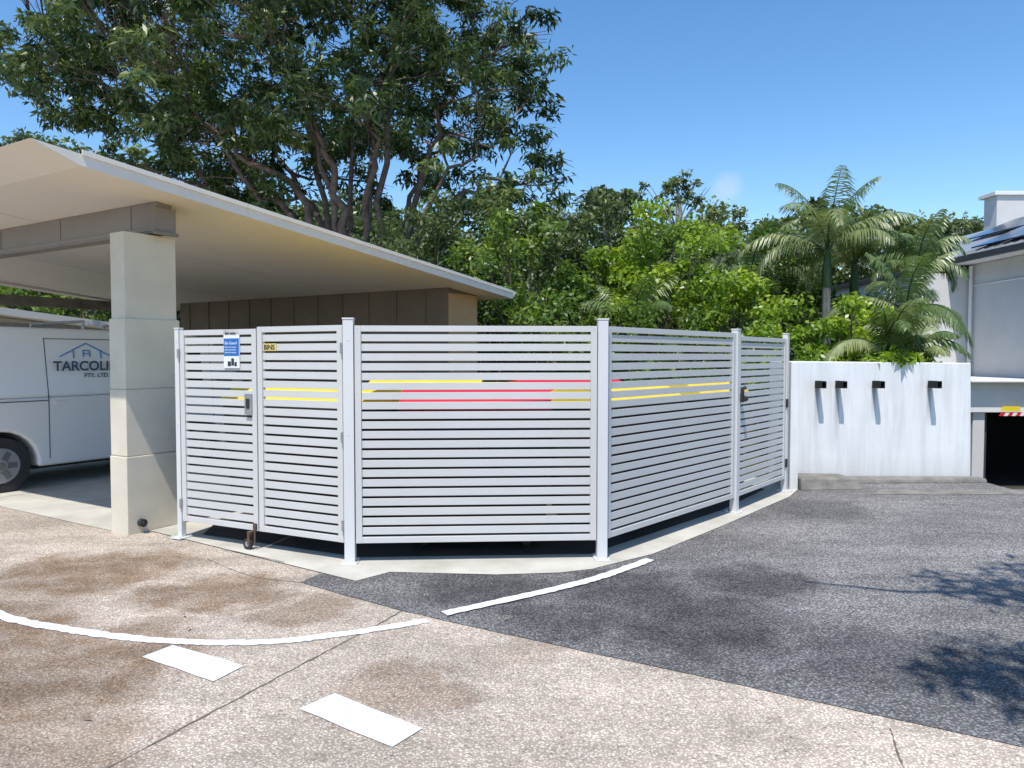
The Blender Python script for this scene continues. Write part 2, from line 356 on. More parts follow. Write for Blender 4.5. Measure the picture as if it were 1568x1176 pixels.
text('sign_title','Bin Guard',.033,T(a0+.015,.0205,1.695),uv,M_signw,s_o)
for k in range(3): text('sign_small_print','please close the gate',.015,T(a0+.015,.0205,1.668-k*.022),uv,M_signw,s_o)
lb=MB(); lb.box(mid+.065,mid+.205,.0095,.012,1.64,1.70,0,T); l_o=lb.build('bins_label_sign',[M_label])
text('label_text','BINS',.056,T(mid+.072,.0125,1.651),uv,M_txt,l_o,bold=.0015)

# ---------------------------------------------------------------- bins
def bin_(x,y,ang,lidm):
    ca,sa=math.cos(ang),math.sin(ang)
    T=lambda a,c,z:(x+ca*a-sa*c,y+sa*a+ca*c,z)
    b=MB()
    b.hexa([T(-.57,-.33,.14),T(.57,-.33,.14),T(.57,.33,.14),T(-.57,.33,.14),T(-.61,-.38,1.12),T(.61,-.38,1.12),T(.61,.38,1.12),T(-.61,.38,1.12)],0)
    b.box(-.63,.63,-.40,.40,1.121,1.16,0,T)
    prof=[(-.40,1.162),(.40,1.162),(.38,1.24),(.2,1.32),(0,1.34),(-.2,1.30),(-.38,1.2)]
    b.prism(prof,lambda c,z:T(-.62,c,z),lambda c,z:T(.62,c,z),1)
    for a in(-.42,.42):
        for c in(-.22,.22): b.tube([T(a-.03,c,.08),T(a+.03,c,.08)],.062,14,2)
        b.box(a-.04,a+.04,-.24,.24,.10,.139,2,T)
    b.tube([T(-.5,-.43,1.0),T(.5,-.43,1.0)],.018,8,0)
    return b.build('wheelie_bin',[M_bin,lidm,M_black],None,.012,seg=2)
bin_(-.3,6.3,0,M_red); bin_(1.0,7.04,math.radians(48),M_yel); bin_(-1.66,6.68,math.radians(-25.5),M_yel); bin_(2.1,8.45,math.radians(51),M_yel); bin_(-.55,7.3,.05,M_yel)
bin_(.62,8.25,math.radians(20),M_red); bin_(-.95,8.2,.0,M_yel); bin_(-2.2,7.5,math.radians(-25),M_yel)

# ---------------------------------------------------------------- carport
cp=empty('carport')
z0=3.03; sl=.095
b=MB()
def R(s,t,dz=0): return W(s,t,z0-sl*s+dz)
b.poly([R(-.55,-.4),R(-.55,7.7),R(5.87,7.7),R(5.87,-.4)],0)
tp=[R(-.92,-.4,.09),R(6.0,-.4,.12),R(6.0,7.7,.12),R(-.92,7.7,.09)]
b.poly(tp,1)
b.poly([R(-.55,-.4),R(5.87,-.4),tp[1],tp[0]],1); b.poly([R(5.87,-.4),R(5.87,7.7),tp[2],tp[1]],1)
b.poly([R(5.87,7.7),R(-.55,7.7),tp[3],tp[2]],1); b.poly([R(-.55,7.7),R(-.55,-.4),tp[0],tp[3]],0)
for k in range(2,7,2):
    t=-.4+k*1.2; b.box(-.5,5.8,t-.003,t+.003,-.002,-.001,2,lambda s,t_,z:R(s,t_,z))
b.box(-.55,5.87,-.412,-.402,.085,.125,1,lambda s,t_,z:R(s,t_,z))
for sx in (1.0,3.2,5.2): b.box(sx,sx+.004,-.4135,-.4125,.0,.13,2,lambda s,t_,z:R(s,t_,z))
b.build('roof',[M_soffit,M_fascia,M_sjoint],cp)
b=MB()
b.box(.30,.46,-.03,7.6,2.72,3.0,0,W)
for k in range(6):
    t=.35+k*1.24; b.box(.292,.2995,t,t+.03,2.725,2.985,0,W)
b.box(.290,.2995,-.02,7.6,2.735,2.775,0,W)
b.box(.26,.5,-.075,-.031,2.70,2.73,1,W); b.box(.27,.49,-.045,-.031,2.73,2.95,0,W)
b.box(.46,5.6,7.3,7.45,2.45,2.62,1,W)
b.build('beams',[M_beam,M_kerb],cp,.004)
b=MB()
for i,(za,zb,g_) in enumerate(((.0,.70,.0),(.706,1.30,-.008),(1.306,1.93,-.012),(1.936,2.70,-.03))):
    k=-g_; b.box(-0+k,.56-k,0+k,.26-k*.5,za,zb,0,W)
    if i<3: b.box(.02,.54,.02,.24,zb-.002,zb+.008,0,W)
b.box(.02,.5,7.25,7.5,0,2.65,0,W); b.box(5.0,5.4,7.25,7.5,0,2.5,0,W)
b.build('columns',[M_render],cp,.008,seg=2)
b=MB(); b.box(4.77,5.5,0,6.2,0,2.575,0,W); b.box(4.775,5.495,-.004,0-.001,0,2.50,1,W)
for k in range(11): b.box(4.755,4.769,.4+k*.55,.425+k*.55,0,2.57,0,W)
b.build('store_room',[M_store,M_storel],cp)
b=MB(); p=W(.12,-.001,.10); b.tube([p,W(.12,-.05,.10)],.035,14,0); b.tube([W(.12,-.05,.10),W(.12,-.07,.10)],.022,12,0); b.build('wall_tap_cover',[M_black],cp)
cp2=empty('carport'); b=MB()
b.hexa([R(-1,9.2,-.35),R(8,9.2,-.35),R(8,16,-.35),R(-1,16,-.35),R(-1,9.2,-.22),R(8,9.2,-.22),R(8,16,-.22),R(-1,16,-.22)],0)
for s_ in (0,6.5):
    for t_ in (9.6,15.5): b.box(s_,s_+.35,t_,t_+.25,0,1.95,1,W)
b.box(-.2,7.5,9.6,9.8,1.95,2.25,2,W); b.build('roof_and_posts',[M_soffit,M_render,M_steel],cp2)

# ---------------------------------------------------------------- van
van=empty('parked_van')
s0=-.75;t0=3.15;wd=1.70
def VT(a,c,z): return W(s0+a,t0+c,z)
def arc(cx,cz,r,a0,a1,n=10): return [(cx+r*math.cos(a0+(a1-a0)*k/n),cz+r*math.sin(a0+(a1-a0)*k/n)) for k in range(n+1)]
ax1,ax2=1.14,3.71
zb=.27; wl=1.10
low=[(.03,zb)]+[p for p in arc(ax1,.32,.40,math.pi*1.04,-math.pi*.04,12)]+[p for p in arc(ax2,.32,.40,math.pi*1.04,-math.pi*.04,12)]+[(4.66,zb),(4.72,.6),(4.66,1.0),(4.6,wl),(0,wl),(0,.45)]
up=[(0,wl),(4.6,wl),(4.15,1.72),(3.9,1.86),(3.5,1.93),(.25,1.95),(.08,1.88)]
b=MB(); b.prism(low,lambda a,z:VT(a,0,z),lambda a,z:VT(a,wd,z),0)
ins=lambda z:(z-wl)*.13
b.prism(up,lambda a,z:VT(a,ins(z),z+.0005),lambda a,z:VT(a,wd-ins(z),z+.0005),0)
b.build('body',[M_white],van,.035,seg=3)
b=MB()
def side(a0,a1,za,zb_,e=.004,mi=0):
    pts=[(a0,za),(a1,za),(a1,zb_),(a0,zb_)]
    f=lambda off:(lambda a,z:VT(a,(ins(z) if z>wl else 0)-off,z)); b.prism(pts,f(e),f(-.004),mi)
sd=1.66
for a in (sd,2.78,3.95): side(a,a+.010,.36,wl); side(a,a+.010,wl,1.82)
side(.0+.15,sd,1.055,1.068); side(sd,2.78,1.805,1.815); side(.1,1.0,.50,.506)
side(2.86,3.8,1.2,1.70,mi=1); side(2.60,2.72,1.06,1.09,.02,mi=0); side(1.74,1.86,1.0,1.04,.02,mi=2)
side(.02,.07,.85,1.45,.006,mi=3)
b.poly([VT(4.615,.1,1.12),VT(4.615,wd-.1,1.12),VT(4.19,wd-.18,1.70),VT(4.19,.18,1.70)],1)
b.poly([VT(-.004,.2,1.15),VT(-.004,wd-.2,1.15),VT(.06,wd-.25,1.7),VT(.06,.25,1.7)],1)
b.box(4.0,4.15,-.18,-.03,1.15,1.35,0,VT)
b.box(-.06,.04,.05,wd-.05,.30,.50,2,VT); b.box(4.66,4.76,.05,wd-.05,.30,.52,2,VT)
b.build('trim_and_glass',[M_seam,M_glass,M_white,M_red],van)
b=MB()
for a in(ax1,ax2):
    for c,si in((.03,1),(wd-.25,-1)):
        b.tube([VT(a,c,.325),VT(a,c+.22,.325)],.325,28,0)
        co_=c-.004 if si==1 else c+.224
        b.tube([VT(a,co_,.325),VT(a,co_+.002,.325)],.205,24,1)
        for k in range(6):
            an=k*math.pi/3; dx,dz=math.cos(an),math.sin(an); px,pz=-dz,dx
            q=lambda r,w_:(a+dx*r+px*w_,.325+dz*r+pz*w_)
            cc=co_-.006*si
            b.poly([VT(q(.07,.035)[0],cc,q(.07,.035)[1]),VT(q(.17,.03)[0],cc,q(.17,.03)[1]),VT(q(.17,-.03)[0],cc,q(.17,-.03)[1]),VT(q(.07,-.035)[0],cc,q(.07,-.035)[1])],2)
        b.tube([VT(a,co_-.008,.325),VT(a,co_,.325)],.045,16,2)
b.box(.4,4.4,.2,wd-.2,.22,.5,0,VT)
b.build('wheels',[M_black,M_alloy,M_seam],van)
u=(.524,.852)
text('side_lettering','TARCOLIN',.165,VT(1.73,.028-.022,1.42),u,M_logo,van,bold=.004)
text('side_lettering_small','PTY. LTD.',.075,VT(2.10,.012,1.33),u,M_logo,van,bold=.001)
b=MB(); 
def lg(p,q,w=.016):
    b.tube([VT(p[0]-.22,(p[1]-wl)*.13-.006,p[1]+.02),VT(q[0]-.22,(q[1]-wl)*.13-.006,q[1]+.02)],w*.5,4,0)
lg((2.05,1.57),(2.38,1.74));lg((2.38,1.74),(2.70,1.57));lg((2.22,1.55),(2.22,1.66));lg((2.56,1.55),(2.56,1.66));lg((2.34,1.57),(2.34,1.65));lg((2.42,1.57),(2.42,1.65));lg((2.34,1.65),(2.42,1.65));lg((2.34,1.61),(2.42,1.61))
b.build('logo_house',[M_logob],van)
b=MB()
for a in (.8,2.2,3.2):
    b.tube([VT(a,.18,2.04),VT(a,wd-.18,2.04)],.018,6,0)
    for c in(.2,wd-.2): b.tube([VT(a,c,1.93),VT(a,c,2.04)],.02,6,0)
b.build('roof_racks',[M_steel],van)

# ---------------------------------------------------------------- retaining wall
b=MB()
b.hexa([(3.36,9.40,-.1),(5.93,9.42,-2),(5.93,9.66,-2),(3.36,9.64,-.1),(3.36,9.40,1.535),(5.86,9.42,1.51),(5.86,9.66,1.51),(3.36,9.64,1.535)],0)
b.hexa([(3.30,8.72,-.1),(3.40,8.72,-.1),(3.40,9.398,-.1),(3.30,9.398,-.1),(3.30,8.72,1.535),(3.40,8.72,1.535),(3.40,9.398,1.535),(3.30,9.398,1.535)],0)
b.hexa([(5.76,9.665,-2),(5.925,9.665,-2),(5.925,18.4,-2.2),(5.76,18.4,-2.2),(5.72,9.665,1.505),(5.85,9.665,1.505),(5.85,18.4,1.3),(5.72,18.4,1.3)],0)
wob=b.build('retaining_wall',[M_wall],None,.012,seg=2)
b=MB()
for X in SC:
    x0,x1,zz0_,zz1_=X-.030,X+.030,1.195,1.285; y0=9.19
    b.box(x0,x1,y0,9.399,zz0_,zz0_+.010,0); b.box(x0,x1,y0,9.399,zz1_-.010,zz1_,0); b.box(x0,x0+.008,y0,9.399,zz0_+.0105,zz1_-.0105,0); b.box(x1-.008,x1,y0,9.399,zz0_+.0105,zz1_-.0105,0)
    b.box(x0+.009,x1-.009,9.385,9.3985,zz0_+.011,zz1_-.011,0)
b.build('scuppers',[M_dark],wob)
b=MB(); b.hexa([(3.42,9.12,0),(5.97,9.20,0),(5.97,9.395,0),(3.42,9.395,0),(3.42,9.14,.07),(5.97,9.22,.06),(5.97,9.395,.06),(3.42,9.395,.07)])
b.hexa([(3.42,8.66,0),(4.22,8.74,0),(4.1,9.11,0),(3.42,9.11,0),(3.43,8.70,.15),(4.14,8.80,.135),(4.04,9.10,.145),(3.43,9.10,.155)])
b.build('kerb',[M_kerb],None,.02,seg=2)

# ---------------------------------------------------------------- building on the right
bd=empty('white_building'); b=MB()
b.box(13.9,24,13,22.5,.95,4.35,0)
b.box(12.35,24,22.51,30,-.2,4.1,0)
b.box(18.9,24,29.0,29.8,4.11,7.85,0)
b.box(18.75,24.2,28.9,29.95,7.851,8.0,1)
b.box(11.5,24,18.5,22.3,.18,.94,1)
b.box(11.35,24,18.2,22.4,.941,.99,1)
b.box(11.65,11.95,18.6,18.95,-1.86,.179,0); b.box(12.0,12.10,18.75,19.0,-1.86,.179,2)
b.box(11.5,24,21.9,22.3,-1.9,.178,3); b.box(11.5,11.7,19,21.9,-1.9,.178,3); b.box(16.4,16.6,18.5,21.9,-1.9,.178,3)
b.box(13.3,14.0,13,22.6,4.36,4.42,1)
b.box(13.16,13.3,13,22.7,4.36,4.53,2)
b.box(12.2,12.349,22.4,30,4.1,4.25,2)
b.tube([(13.8,22.3,4.3),(13.8,22.3,1.0)],.05,8,1)
b.box(13.87,13.899,13,22.5,3.7,3.74,1)
b.build('walls',[M_bldg,M_bldg2,M_gutter,M_dark],bd,.01)
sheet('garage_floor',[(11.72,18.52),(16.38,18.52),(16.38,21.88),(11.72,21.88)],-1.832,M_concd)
K=.415
rz=lambda x:4.54+(x-13.28)*K
b=MB(); b.poly([(13.28,13,rz(13.28)),(17.2,13,rz(17.2)),(17.2,28.4,rz(17.2)),(13.28,22.7,rz(13.28))],0)
b.poly([(13.28,22.7,rz(13.28)),(17.2,28.4,rz(17.2)),(17.2,28.4,4.1),(13.28,22.7,4.1)],0)
b.poly([(17.2,13,rz(17.2)),(24,13,4.6),(24,28.4,4.6),(17.2,28.4,rz(17.2))],0)
for k in range(24): 
    y=13+k*.4; b.hexa([(13.28,y,rz(13.28)+.003),(17.2,y,rz(17.2)+.003),(17.2,y+.03,rz(17.2)+.003),(13.28,y+.03,rz(13.28)+.003),(13.28,y,rz(13.28)+.03),(17.2,y,rz(17.2)+.03),(17.2,y+.03,rz(17.2)+.03),(13.28,y+.03,rz(13.28)+.03)],0)
for i in range(2):
    for j in range(13):
        x0=13.6+i*1.74;x1=x0+1.70;y0=13.4+j*1.08;y1=y0+1.04
        if y1>22.7+(x0-13.28)*1.45-.1: continue
        b.hexa([(x0,y0,rz(x0)+.10),(x1,y0,rz(x1)+.10),(x1,y1,rz(x1)+.10),(x0,y1,rz(x0)+.10),(x0,y0,rz(x0)+.14),(x1,y0,rz(x1)+.14),(x1,y1,rz(x1)+.14),(x0,y1,rz(x0)+.14)],1)
b.build('metal_roof_with_solar_panels',[M_roofm,M_solar],bd)
b=MB()
for k in range(12):
    for (o1,mi) in ((0,0),(.1,1)):
        x=12.2+k*.2+o1; b.hexa([(x,18.42,.10),(x+.098,18.42,.10),(x+.098,18.45,.10),(x,18.45,.10),(x+.06,18.42,.19),(x+.158,18.42,.19),(x+.158,18.45,.19),(x+.06,18.45,.19)],mi)
b.box(12.25,12.7,18.40,18.415,.22,.34,2)
b.build('clearance_sign',[M_red,M_signw,M_yel],bd)

# ---------------------------------------------------------------- foliage
class Leaves:
    def __init__(s): s.P=[];s.T=[];s.LW=[]
    def add(s,P,T,L,Wd):
        s.P.append(P); s.T.append(T); s.LW.append(np.stack([np.full(len(P),L),np.full(len(P),Wd)],1)*rng.uniform(.65,1.25,(len(P),1)))
    def build(s,name,mat,parent=None,droop=.35,extra=None):
        P=np.concatenate(s.P);T=np.concatenate(s.T);LW=np.concatenate(s.LW);n=len(P)
        d=rng.normal(size=(n,3)); d[:,2]=d[:,2]*.7-droop; d/=np.linalg.norm(d,axis=1,keepdims=True)
        r=rng.normal(size=(n,3)); r[:,2]*=.45; sd=np.cross(d,r+np.array([0,0,.9])*np.sign(rng.normal(size=(n,1)))); sd/=np.linalg.norm(sd,axis=1,keepdims=True)+1e-9
        nn=np.cross(d,sd)
        L=LW[:,:1];Wd=LW[:,1:]
        V=np.empty((n,4,3)); V[:,0]=P; V[:,1]=P+d*L*.45+sd*Wd*.5+nn*Wd*.12; V[:,2]=P+d*L-np.array([0,0,1])*L*.1; V[:,3]=P+d*L*.45-sd*Wd*.5+nn*Wd*.12
        return mesh_quads(name,V.reshape(-1,3),np.repeat(T,4),mat,parent)
def mesh_quads(name,V,T,mat,parent=None):
    nv=len(V);nf=nv//4; me=bpy.data.meshes.new(name)
    me.vertices.add(nv); me.vertices.foreach_set('co',V.astype(np.float32).ravel())
    me.loops.add(nv); me.loops.foreach_set('vertex_index',np.arange(nv,dtype=np.int32))
    me.polygons.add(nf); me.polygons.foreach_set('loop_start',np.arange(0,nv,4,dtype=np.int32)); me.polygons.foreach_set('loop_total',np.full(nf,4,dtype=np.int32))
    a=me.attributes.new('tint','FLOAT','POINT'); a.data.foreach_set('value',np.clip(T,0,1).astype(np.float32))
    me.materials.append(mat); me.update(calc_edges=True); me.validate()
    o=bpy.data.objects.new(name,me); COL.objects.link(o)
    if parent: o.parent=parent
    return o
def clump(lv,c,r,n,L,Wd,base=.5,flat=.7):
    q=rng.normal(size=(n,3)); q/=np.linalg.norm(q,axis=1,keepdims=True)
    rad=rng.uniform(.15,1.,(n,1))**.55
    P=np.array(c)+q*rad*np.array([r,r,r*flat])*rng.uniform(.8,1.15,(n,1))
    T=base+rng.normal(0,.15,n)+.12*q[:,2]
    lv.add(P,T,L,Wd)
def crown(lv,c,R_,nc,nl,cr,L,Wd,base=.5,bottom=-1):
    cs=[]
    while len(cs)<nc:
        q=rng.normal(size=3); q/=np.linalg.norm(q)
        if q[2]<bottom: continue
        f=rng.uniform(.45,1.02)
        cs.append(np.array(c)+q*f*np.array(R_))
    for p in cs: clump(lv,p,cr*rng.uniform(.6,1.25),nl,L,Wd,base+rng.normal(0,.13))
    return cs

# --- big spreading tree
tree=empty('large_spreading_tree')
base=Vector((-3.5,17,0)); lv=Leaves(); br=MB()
C=np.array([-5.35,17,8.4]); RR=np.array([6.0,4.6,3.9])
targets=[]
tries=0
while len(targets)<240 and tries<30000:
    tries+=1
    q=rng.normal(size=3); q/=np.linalg.norm(q); f=rng.uniform(.45,1.0)
    p=C+q*f*RR
    if p[2]<4.9: continue
    if p[2]<6.2 and abs(p[0]+3.6)<1.6: continue
    if p[0]<-8.3 and p[2]<6.3+(-8.3-p[0])*.55: continue
    if min([np.linalg.norm(p-t) for t in targets] or [9])<.74: continue
    targets.append(p)
for p in [(.2,16.5,5.5),(.8,17,6.2),(-.2,16,5.3),(.3,17.5,7.0),(.5,16.8,7.6),(-.6,17,5.2),(.8,17,5.5),(.6,16.2,4.9),(-7.0,15.8,6.0),(-8.2,16,6.4),(-9.3,16.3,6.9),(-9.8,16.5,7.6),(-10.9,17,8.6),(-6.2,18,5.8),(-6.2,15.2,6.2),(-5.4,14.6,6.6),(-4.2,14.2,6.8),(-3.0,14.3,6.5),(-1.6,14.6,6.0),(-.4,15.2,7.4),(.1,16.8,8.6)]: targets.append(np.array(p))
def bez(a,b_,c,n=7):
    return [a*(1-t)**2+b_*2*t*(1-t)+c*t*t for t in [k/n for k in range(n+1)]]
def wig(pts,amt):
    return [p+Vector((random.uniform(-amt,amt),random.uniform(-amt,amt),random.uniform(-amt,amt))) if 0<k<len(pts)-1 else p for k,p in enumerate(pts)]
nodes=[]
ends=[(-10,16.5,7.9),(-8.6,18,9.2),(-7.8,15.5,7.2),(-6.6,15.4,6.8),(-5.8,18,10),(-5.0,15.5,9.0),(-3.8,17.5,10.4),(-2.6,15.4,7.2),(-2.2,16,9.3),(-.8,17.5,8.4),(-.4,16.2,6.1),(0.2,17,5.5),(-1.4,18.5,7.0),(-6.6,19,7.6),(-3.1,18,8.4),(-4.4,15.2,7.4)]
for i,e in enumerate(ends):
    e=Vector(e); st=base+Vector((random.uniform(-.4,.4),random.uniform(-.2,.2),.2)); k=Vector((base.x+(e.x-base.x)*.25,17+(e.y-17)*.3,3.5+random.uniform(-.6,.8)))
    m=Vector((base.x+(e.x-base.x)*.6,17+(e.y-17)*.6,(e.z+4.3)*.5+.1))
    pts=wig(bez(st,Vector((st.x,17,2.4)),k,5),.04)+wig(bez(k,k+(k-st)*.25,m,6),.13)[1:]+wig(bez(m,m+(m-k)*.4,e,6),.18)[1:]
    n=len(pts); r0=random.uniform(.09,.15)
    rad=[r0*(1-.88*(j/(n-1))**.8)+.012 for j in range(n)]
    br.tube(pts,rad,8,0,False)
    for j in range(8,n): nodes.append((pts[j],rad[j]))
for t in targets:
    tv=Vector(t); nd,r=min(nodes,key=lambda q:(q[0]-tv).length+(.8 if q[0].z>tv.z+.3 else 0))
    mdp=(nd+tv)*.5+Vector((random.uniform(-.3,.3),random.uniform(-.3,.3),random.uniform(-.1,.3)))
    pts=wig(bez(nd,mdp,tv,5),.09); br.tube(pts,[max(.010,min(r*.7,.045)*(1-.75*j/5)) for j in range(6)],5,0,False)
    for _ in range(4):
        q=tv+Vector((random.uniform(-.7,.7),random.uniform(-.7,.7),random.uniform(-.4,.35))); br.tube([pts[2],(pts[3]+q)*.5+Vector((0,0,.06)),q],[.012,.009,.005],4,0,False)
    bs=.47+rng.normal(0,.18)
    for _ in range(4):
        clump(lv,t+rng.normal(0,.36,3),rng.uniform(.18,.42),80,.20,.06,bs+rng.normal(0,.09),.65)
br.build('trunk_and_limbs',[M_bark],tree,smooth=True)
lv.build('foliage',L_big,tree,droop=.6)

# --- wooded hillside
hl=Leaves(); hb=MB()
rr=[-.9,-.7,-.6,-.5,-.4,-.1,.05,.12,.18,.23,.28,.36,.45,.52,.6,.66,.9]; re=[.26,.28,.27,.255,.24,.21,.205,.21,.21,.215,.20,.205,.20,.195,.19,.18,.17]
for (Y,k,rad,nc,sz) in ((20,.50,1.9,16,.22),(24,.66,2.1,17,.25),(29,.80,2.3,17,.29),(35,.92,2.4,17,.32),(42,1.03,2.3,17,.34)):
    x=-(Y*.75+3)
    while x<Y*.8+3:
        yy=Y+rng.uniform(-1.5,1.5); r_=x/yy
        e=np.interp(r_,rr,re)*k*rng.uniform(.88,1.09)
        skip=(x>8.5 and Y<31)
        if not skip:
            R0=rad*rng.uniform(.65,1.25); top=1.6+yy*e; cz=top-R0*.85
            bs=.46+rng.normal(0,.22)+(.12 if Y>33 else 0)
            asp=rng.uniform(.4,.75)
            crown(hl,(x,yy,cz),(R0,R0*.8,R0*.85),nc,92,R0*rng.uniform(.27,.38),sz,sz*asp,bs)
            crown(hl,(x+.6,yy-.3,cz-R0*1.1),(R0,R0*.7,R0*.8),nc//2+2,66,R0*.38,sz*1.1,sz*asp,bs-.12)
            hb.tube([(x,yy,gz(x,yy)-.3),(x+rng.uniform(-.3,.3),yy,cz-R0*.3),(x,yy,cz+R0*.5)],[.13,.10,.03],6,int(rng.random()<.4),False)
            for _ in range(4): hb.tube([(x,yy,cz-R0*.6),(x+rng.uniform(-.7,.7)*R0,yy-rng.uniform(0,.6)*R0,cz+rng.uniform(.1,.7)*R0)],[.05,.02],4,int(rng.random()<.4),False)
        x+=rad*rng.uniform(.85,1.3)
for (x,yy,top,w_) in ((8.4,38,11.0,2.0),(-24.6,38,13.2,1.8),(-22.8,37,12.6,1.5),(4.6,36,9.8,1.6),(23.0,38,8.9,1.3)):
    crown(hl,(x,yy,top-1.1),(w_,1.4,1.0),20,44,.34,.28,.12,.6); hb.tube([(x,yy,2),(x+.2,yy,top-2),(x,yy,top-.5)],[.2,.1,.03],6,1,False)
    for _ in range(8): hb.tube([(x,yy,top-3),(x+rng.uniform(-w_,w_),yy,top-.8)],[.06,.02],4,1,False)
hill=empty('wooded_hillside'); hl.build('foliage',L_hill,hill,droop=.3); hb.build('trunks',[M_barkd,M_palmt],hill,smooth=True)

# --- mid-ground shrubs
def shrub(name,parts,mat,L,Wd,nl=130,droop=.3,bark=M_barkd):
    e=empty(name); l=Leaves(); bb=MB()
    for (x,y,z,rx,ry,rz_,nc,cr,bs) in parts:
        cs=crown(l,(x,y,z),(rx,ry,rz_),nc,nl,cr,L,Wd,bs)
        if y<9.8: continue
        for c in cs[::2]:
            c=Vector(c); bb.tube([(x+random.uniform(-.1,.1),y,0),(x+(c.x-x)*.3,y+(c.y-y)*.3,max(.4,(z-rz_)*.8)),tuple(c)],[.05,.03,.008],5,0,False)
    l.build('foliage',mat,e,droop=droop); bb.build('stems',[bark],e,smooth=True); return e
shrub('lime_green_shrub',[(2.9,13.6,3.05,1.35,1.0,1.35,36,.33,.6),(1.5,13.8,2.5,1.1,.9,1.1,26,.33,.5),(4.1,13.2,2.3,1.0,.8,1.0,24,.33,.55)],L_lime,.12,.06)
shrub('lime_green_shrub',[(5.2,11.4,1.95,.75,.6,.65,20,.25,.65),(6.0,11.8,1.65,.8,.6,.5,18,.24,.6),(4.4,11.6,1.6,.8,.6,.6,18,.25,.55)],L_lime,.10,.055)
shrub('green_shrub',[(.3,13.2,2.9,1.1,.9,1.3,28,.34,.5),(-.5,14.0,2.7,1.1,.9,1.4,26,.34,.4),(.9,12.6,1.9,1.0,.8,.9,24,.32,.5),(2.4,12.2,1.7,1.1,.8,.8,26,.30,.5)],L_mid,.12,.055)
shrub('green_shrub',[(5.0,15.6,2.9,1.5,1.0,1.3,32,.36,.5),(6.8,15.5,2.3,1.1,1.0,1.0,24,.36,.5),(3.7,16.5,3.4,1.4,1.0,1.4,26,.38,.45)],L_mid,.14,.065)
shrub('olive_shrub',[(-1.6,14.2,3.4,1.2,.9,1.2,26,.36,.45),(-.3,15.2,4.0,1.5,1.0,1.2,30,.38,.5),(1.6,15.6,4.0,1.5,1.0,1.1,28,.38,.5)],L_hill,.14,.05)
shrub('hedge',[(-11,18,2.4,2.2,1.0,1.6,34,.5,.45),(-14,17,2.6,2.2,1.0,1.8,34,.5,.4),(-8,19,2.4,2.2,1.0,1.6,30,.5,.4)],L_mid,.16,.08)
shrub('trailing_shrub',[(4.9,9.95,1.52,.6,.2,.2,12,.16,.6),(5.45,9.9,1.46,.3,.2,.18,9,.14,.6),(4.1,9.95,1.45,.5,.2,.16,8,.14,.5),(5.0,9.55,1.56,.45,.14,.05,7,.09,.6)],L_lime,.10,.05,60)

# --- palms
def palm(x,y,z,nf,L,seed,lean=0,elmin=18,wide=1.0,azs=None):
    rnd=random.Random(seed); e=empty('palm_tree'); bb=MB(); V=[];T=[]
    bb.tube([(x+lean,y,0),(x+lean*.4,y,z*.5),(x,y,z-.5),(x,y,z-.05)],[.11,.085,.075,.05],10,0,False)
    bb.tube([(x,y,z-.7),(x,y,z-.35),(x,y,z+.05)],[.09,.095,.035],10,1,False)
    for k in range(nf):
        az=k*2.39996+rnd.uniform(-.3,.3); el=math.radians(rnd.uniform(elmin,80)) if k>2 else math.radians(80)
        if azs: az=math.radians(azs[k%len(azs)])
        Lf=L*rnd.uniform(.75,1.1); dh=Vector((math.cos(az),math.sin(az),0)); p=Vector((x,y,z)); pts=[p.copy()]; N=16; a=el; droop=rnd.uniform(1.6,2.6)*(1.0 if (k>2 or azs) else .5)
        sw=rnd.uniform(-.35,.35)
        for j in range(N):
            a-=droop/N*(.4+1.2*j/N); az2=az+sw*j/N; dv=Vector((math.cos(az2),math.sin(az2),0)); p=p+(dv*math.cos(a)+Vector((0,0,math.sin(a))))*(Lf/N); pts.append(p.copy())
        bb.tube(pts,[.018*(1-.85*j/N) for j in range(N+1)],5,1,False)
        sidev=dh.cross(Vector((0,0,1))); tw=rnd.uniform(-.6,.6); bs=rnd.uniform(.3,.85); nlf=52
        for j in range(nlf):
            u_=.14+.86*j/nlf; f=u_*N; i=min(int(f),N-1); q=pts[i].lerp(pts[i+1],f-i); tan=(pts[i+1]-pts[i]).normalized(); nrm=sidev.cross(tan)
            ll=(.46*math.sin(math.pi*min(1,.12+u_*.86))**.7*L/2.0+.04)*wide*rnd.uniform(.8,1.1)
            for sg_ in(-1,1):
                sv=(sidev*sg_*math.cos(tw*sg_)+nrm*rnd.uniform(0,.35)).normalized()
                dr=(sv*.8+tan*.6+Vector((0,0,-.3-rnd.uniform(0,.5)))).normalized(); wv=tan*.0125
                m_=q+dr*ll*.5; tip=m_+(dr+Vector((0,0,-.9))).normalized()*ll*.5
                V+= [tuple(q-wv*.6),tuple(q+wv*.6),tuple(m_+wv),tuple(m_-wv)]; V+=[tuple(m_-wv),tuple(m_+wv),tuple(tip+wv*.15),tuple(tip-wv*.15)]
                T+=[bs+rnd.uniform(-.12,.12)]*8
    mesh_quads('fronds',np.array(V),np.array(T),L_palm,e); bb.build('trunk',[M_palmt,L_palm],e,smooth=True)
palm(6.2,14.6,3.65,15,1.9,3); palm(7.75,14.2,3.3,14,1.35,9); palm(5.2,16.2,3.2,12,1.8,21); palm(6.6,12.4,2.35,12,1.4,33,.0,-5); palm(2.1,13.0,1.9,11,1.5,5); palm(-2.6,15.5,3.0,12,1.8,12); palm(7.2,15.6,3.5,11,1.5,51)
palm(5.05,9.95,1.62,7,1.1,40,0,25,1.0,[-80,-120,-60,200,-20,90,-100]); palm(5.5,10.1,1.5,6,.9,44,0,20,1.0,[-110,-60,30,150,-85,80])

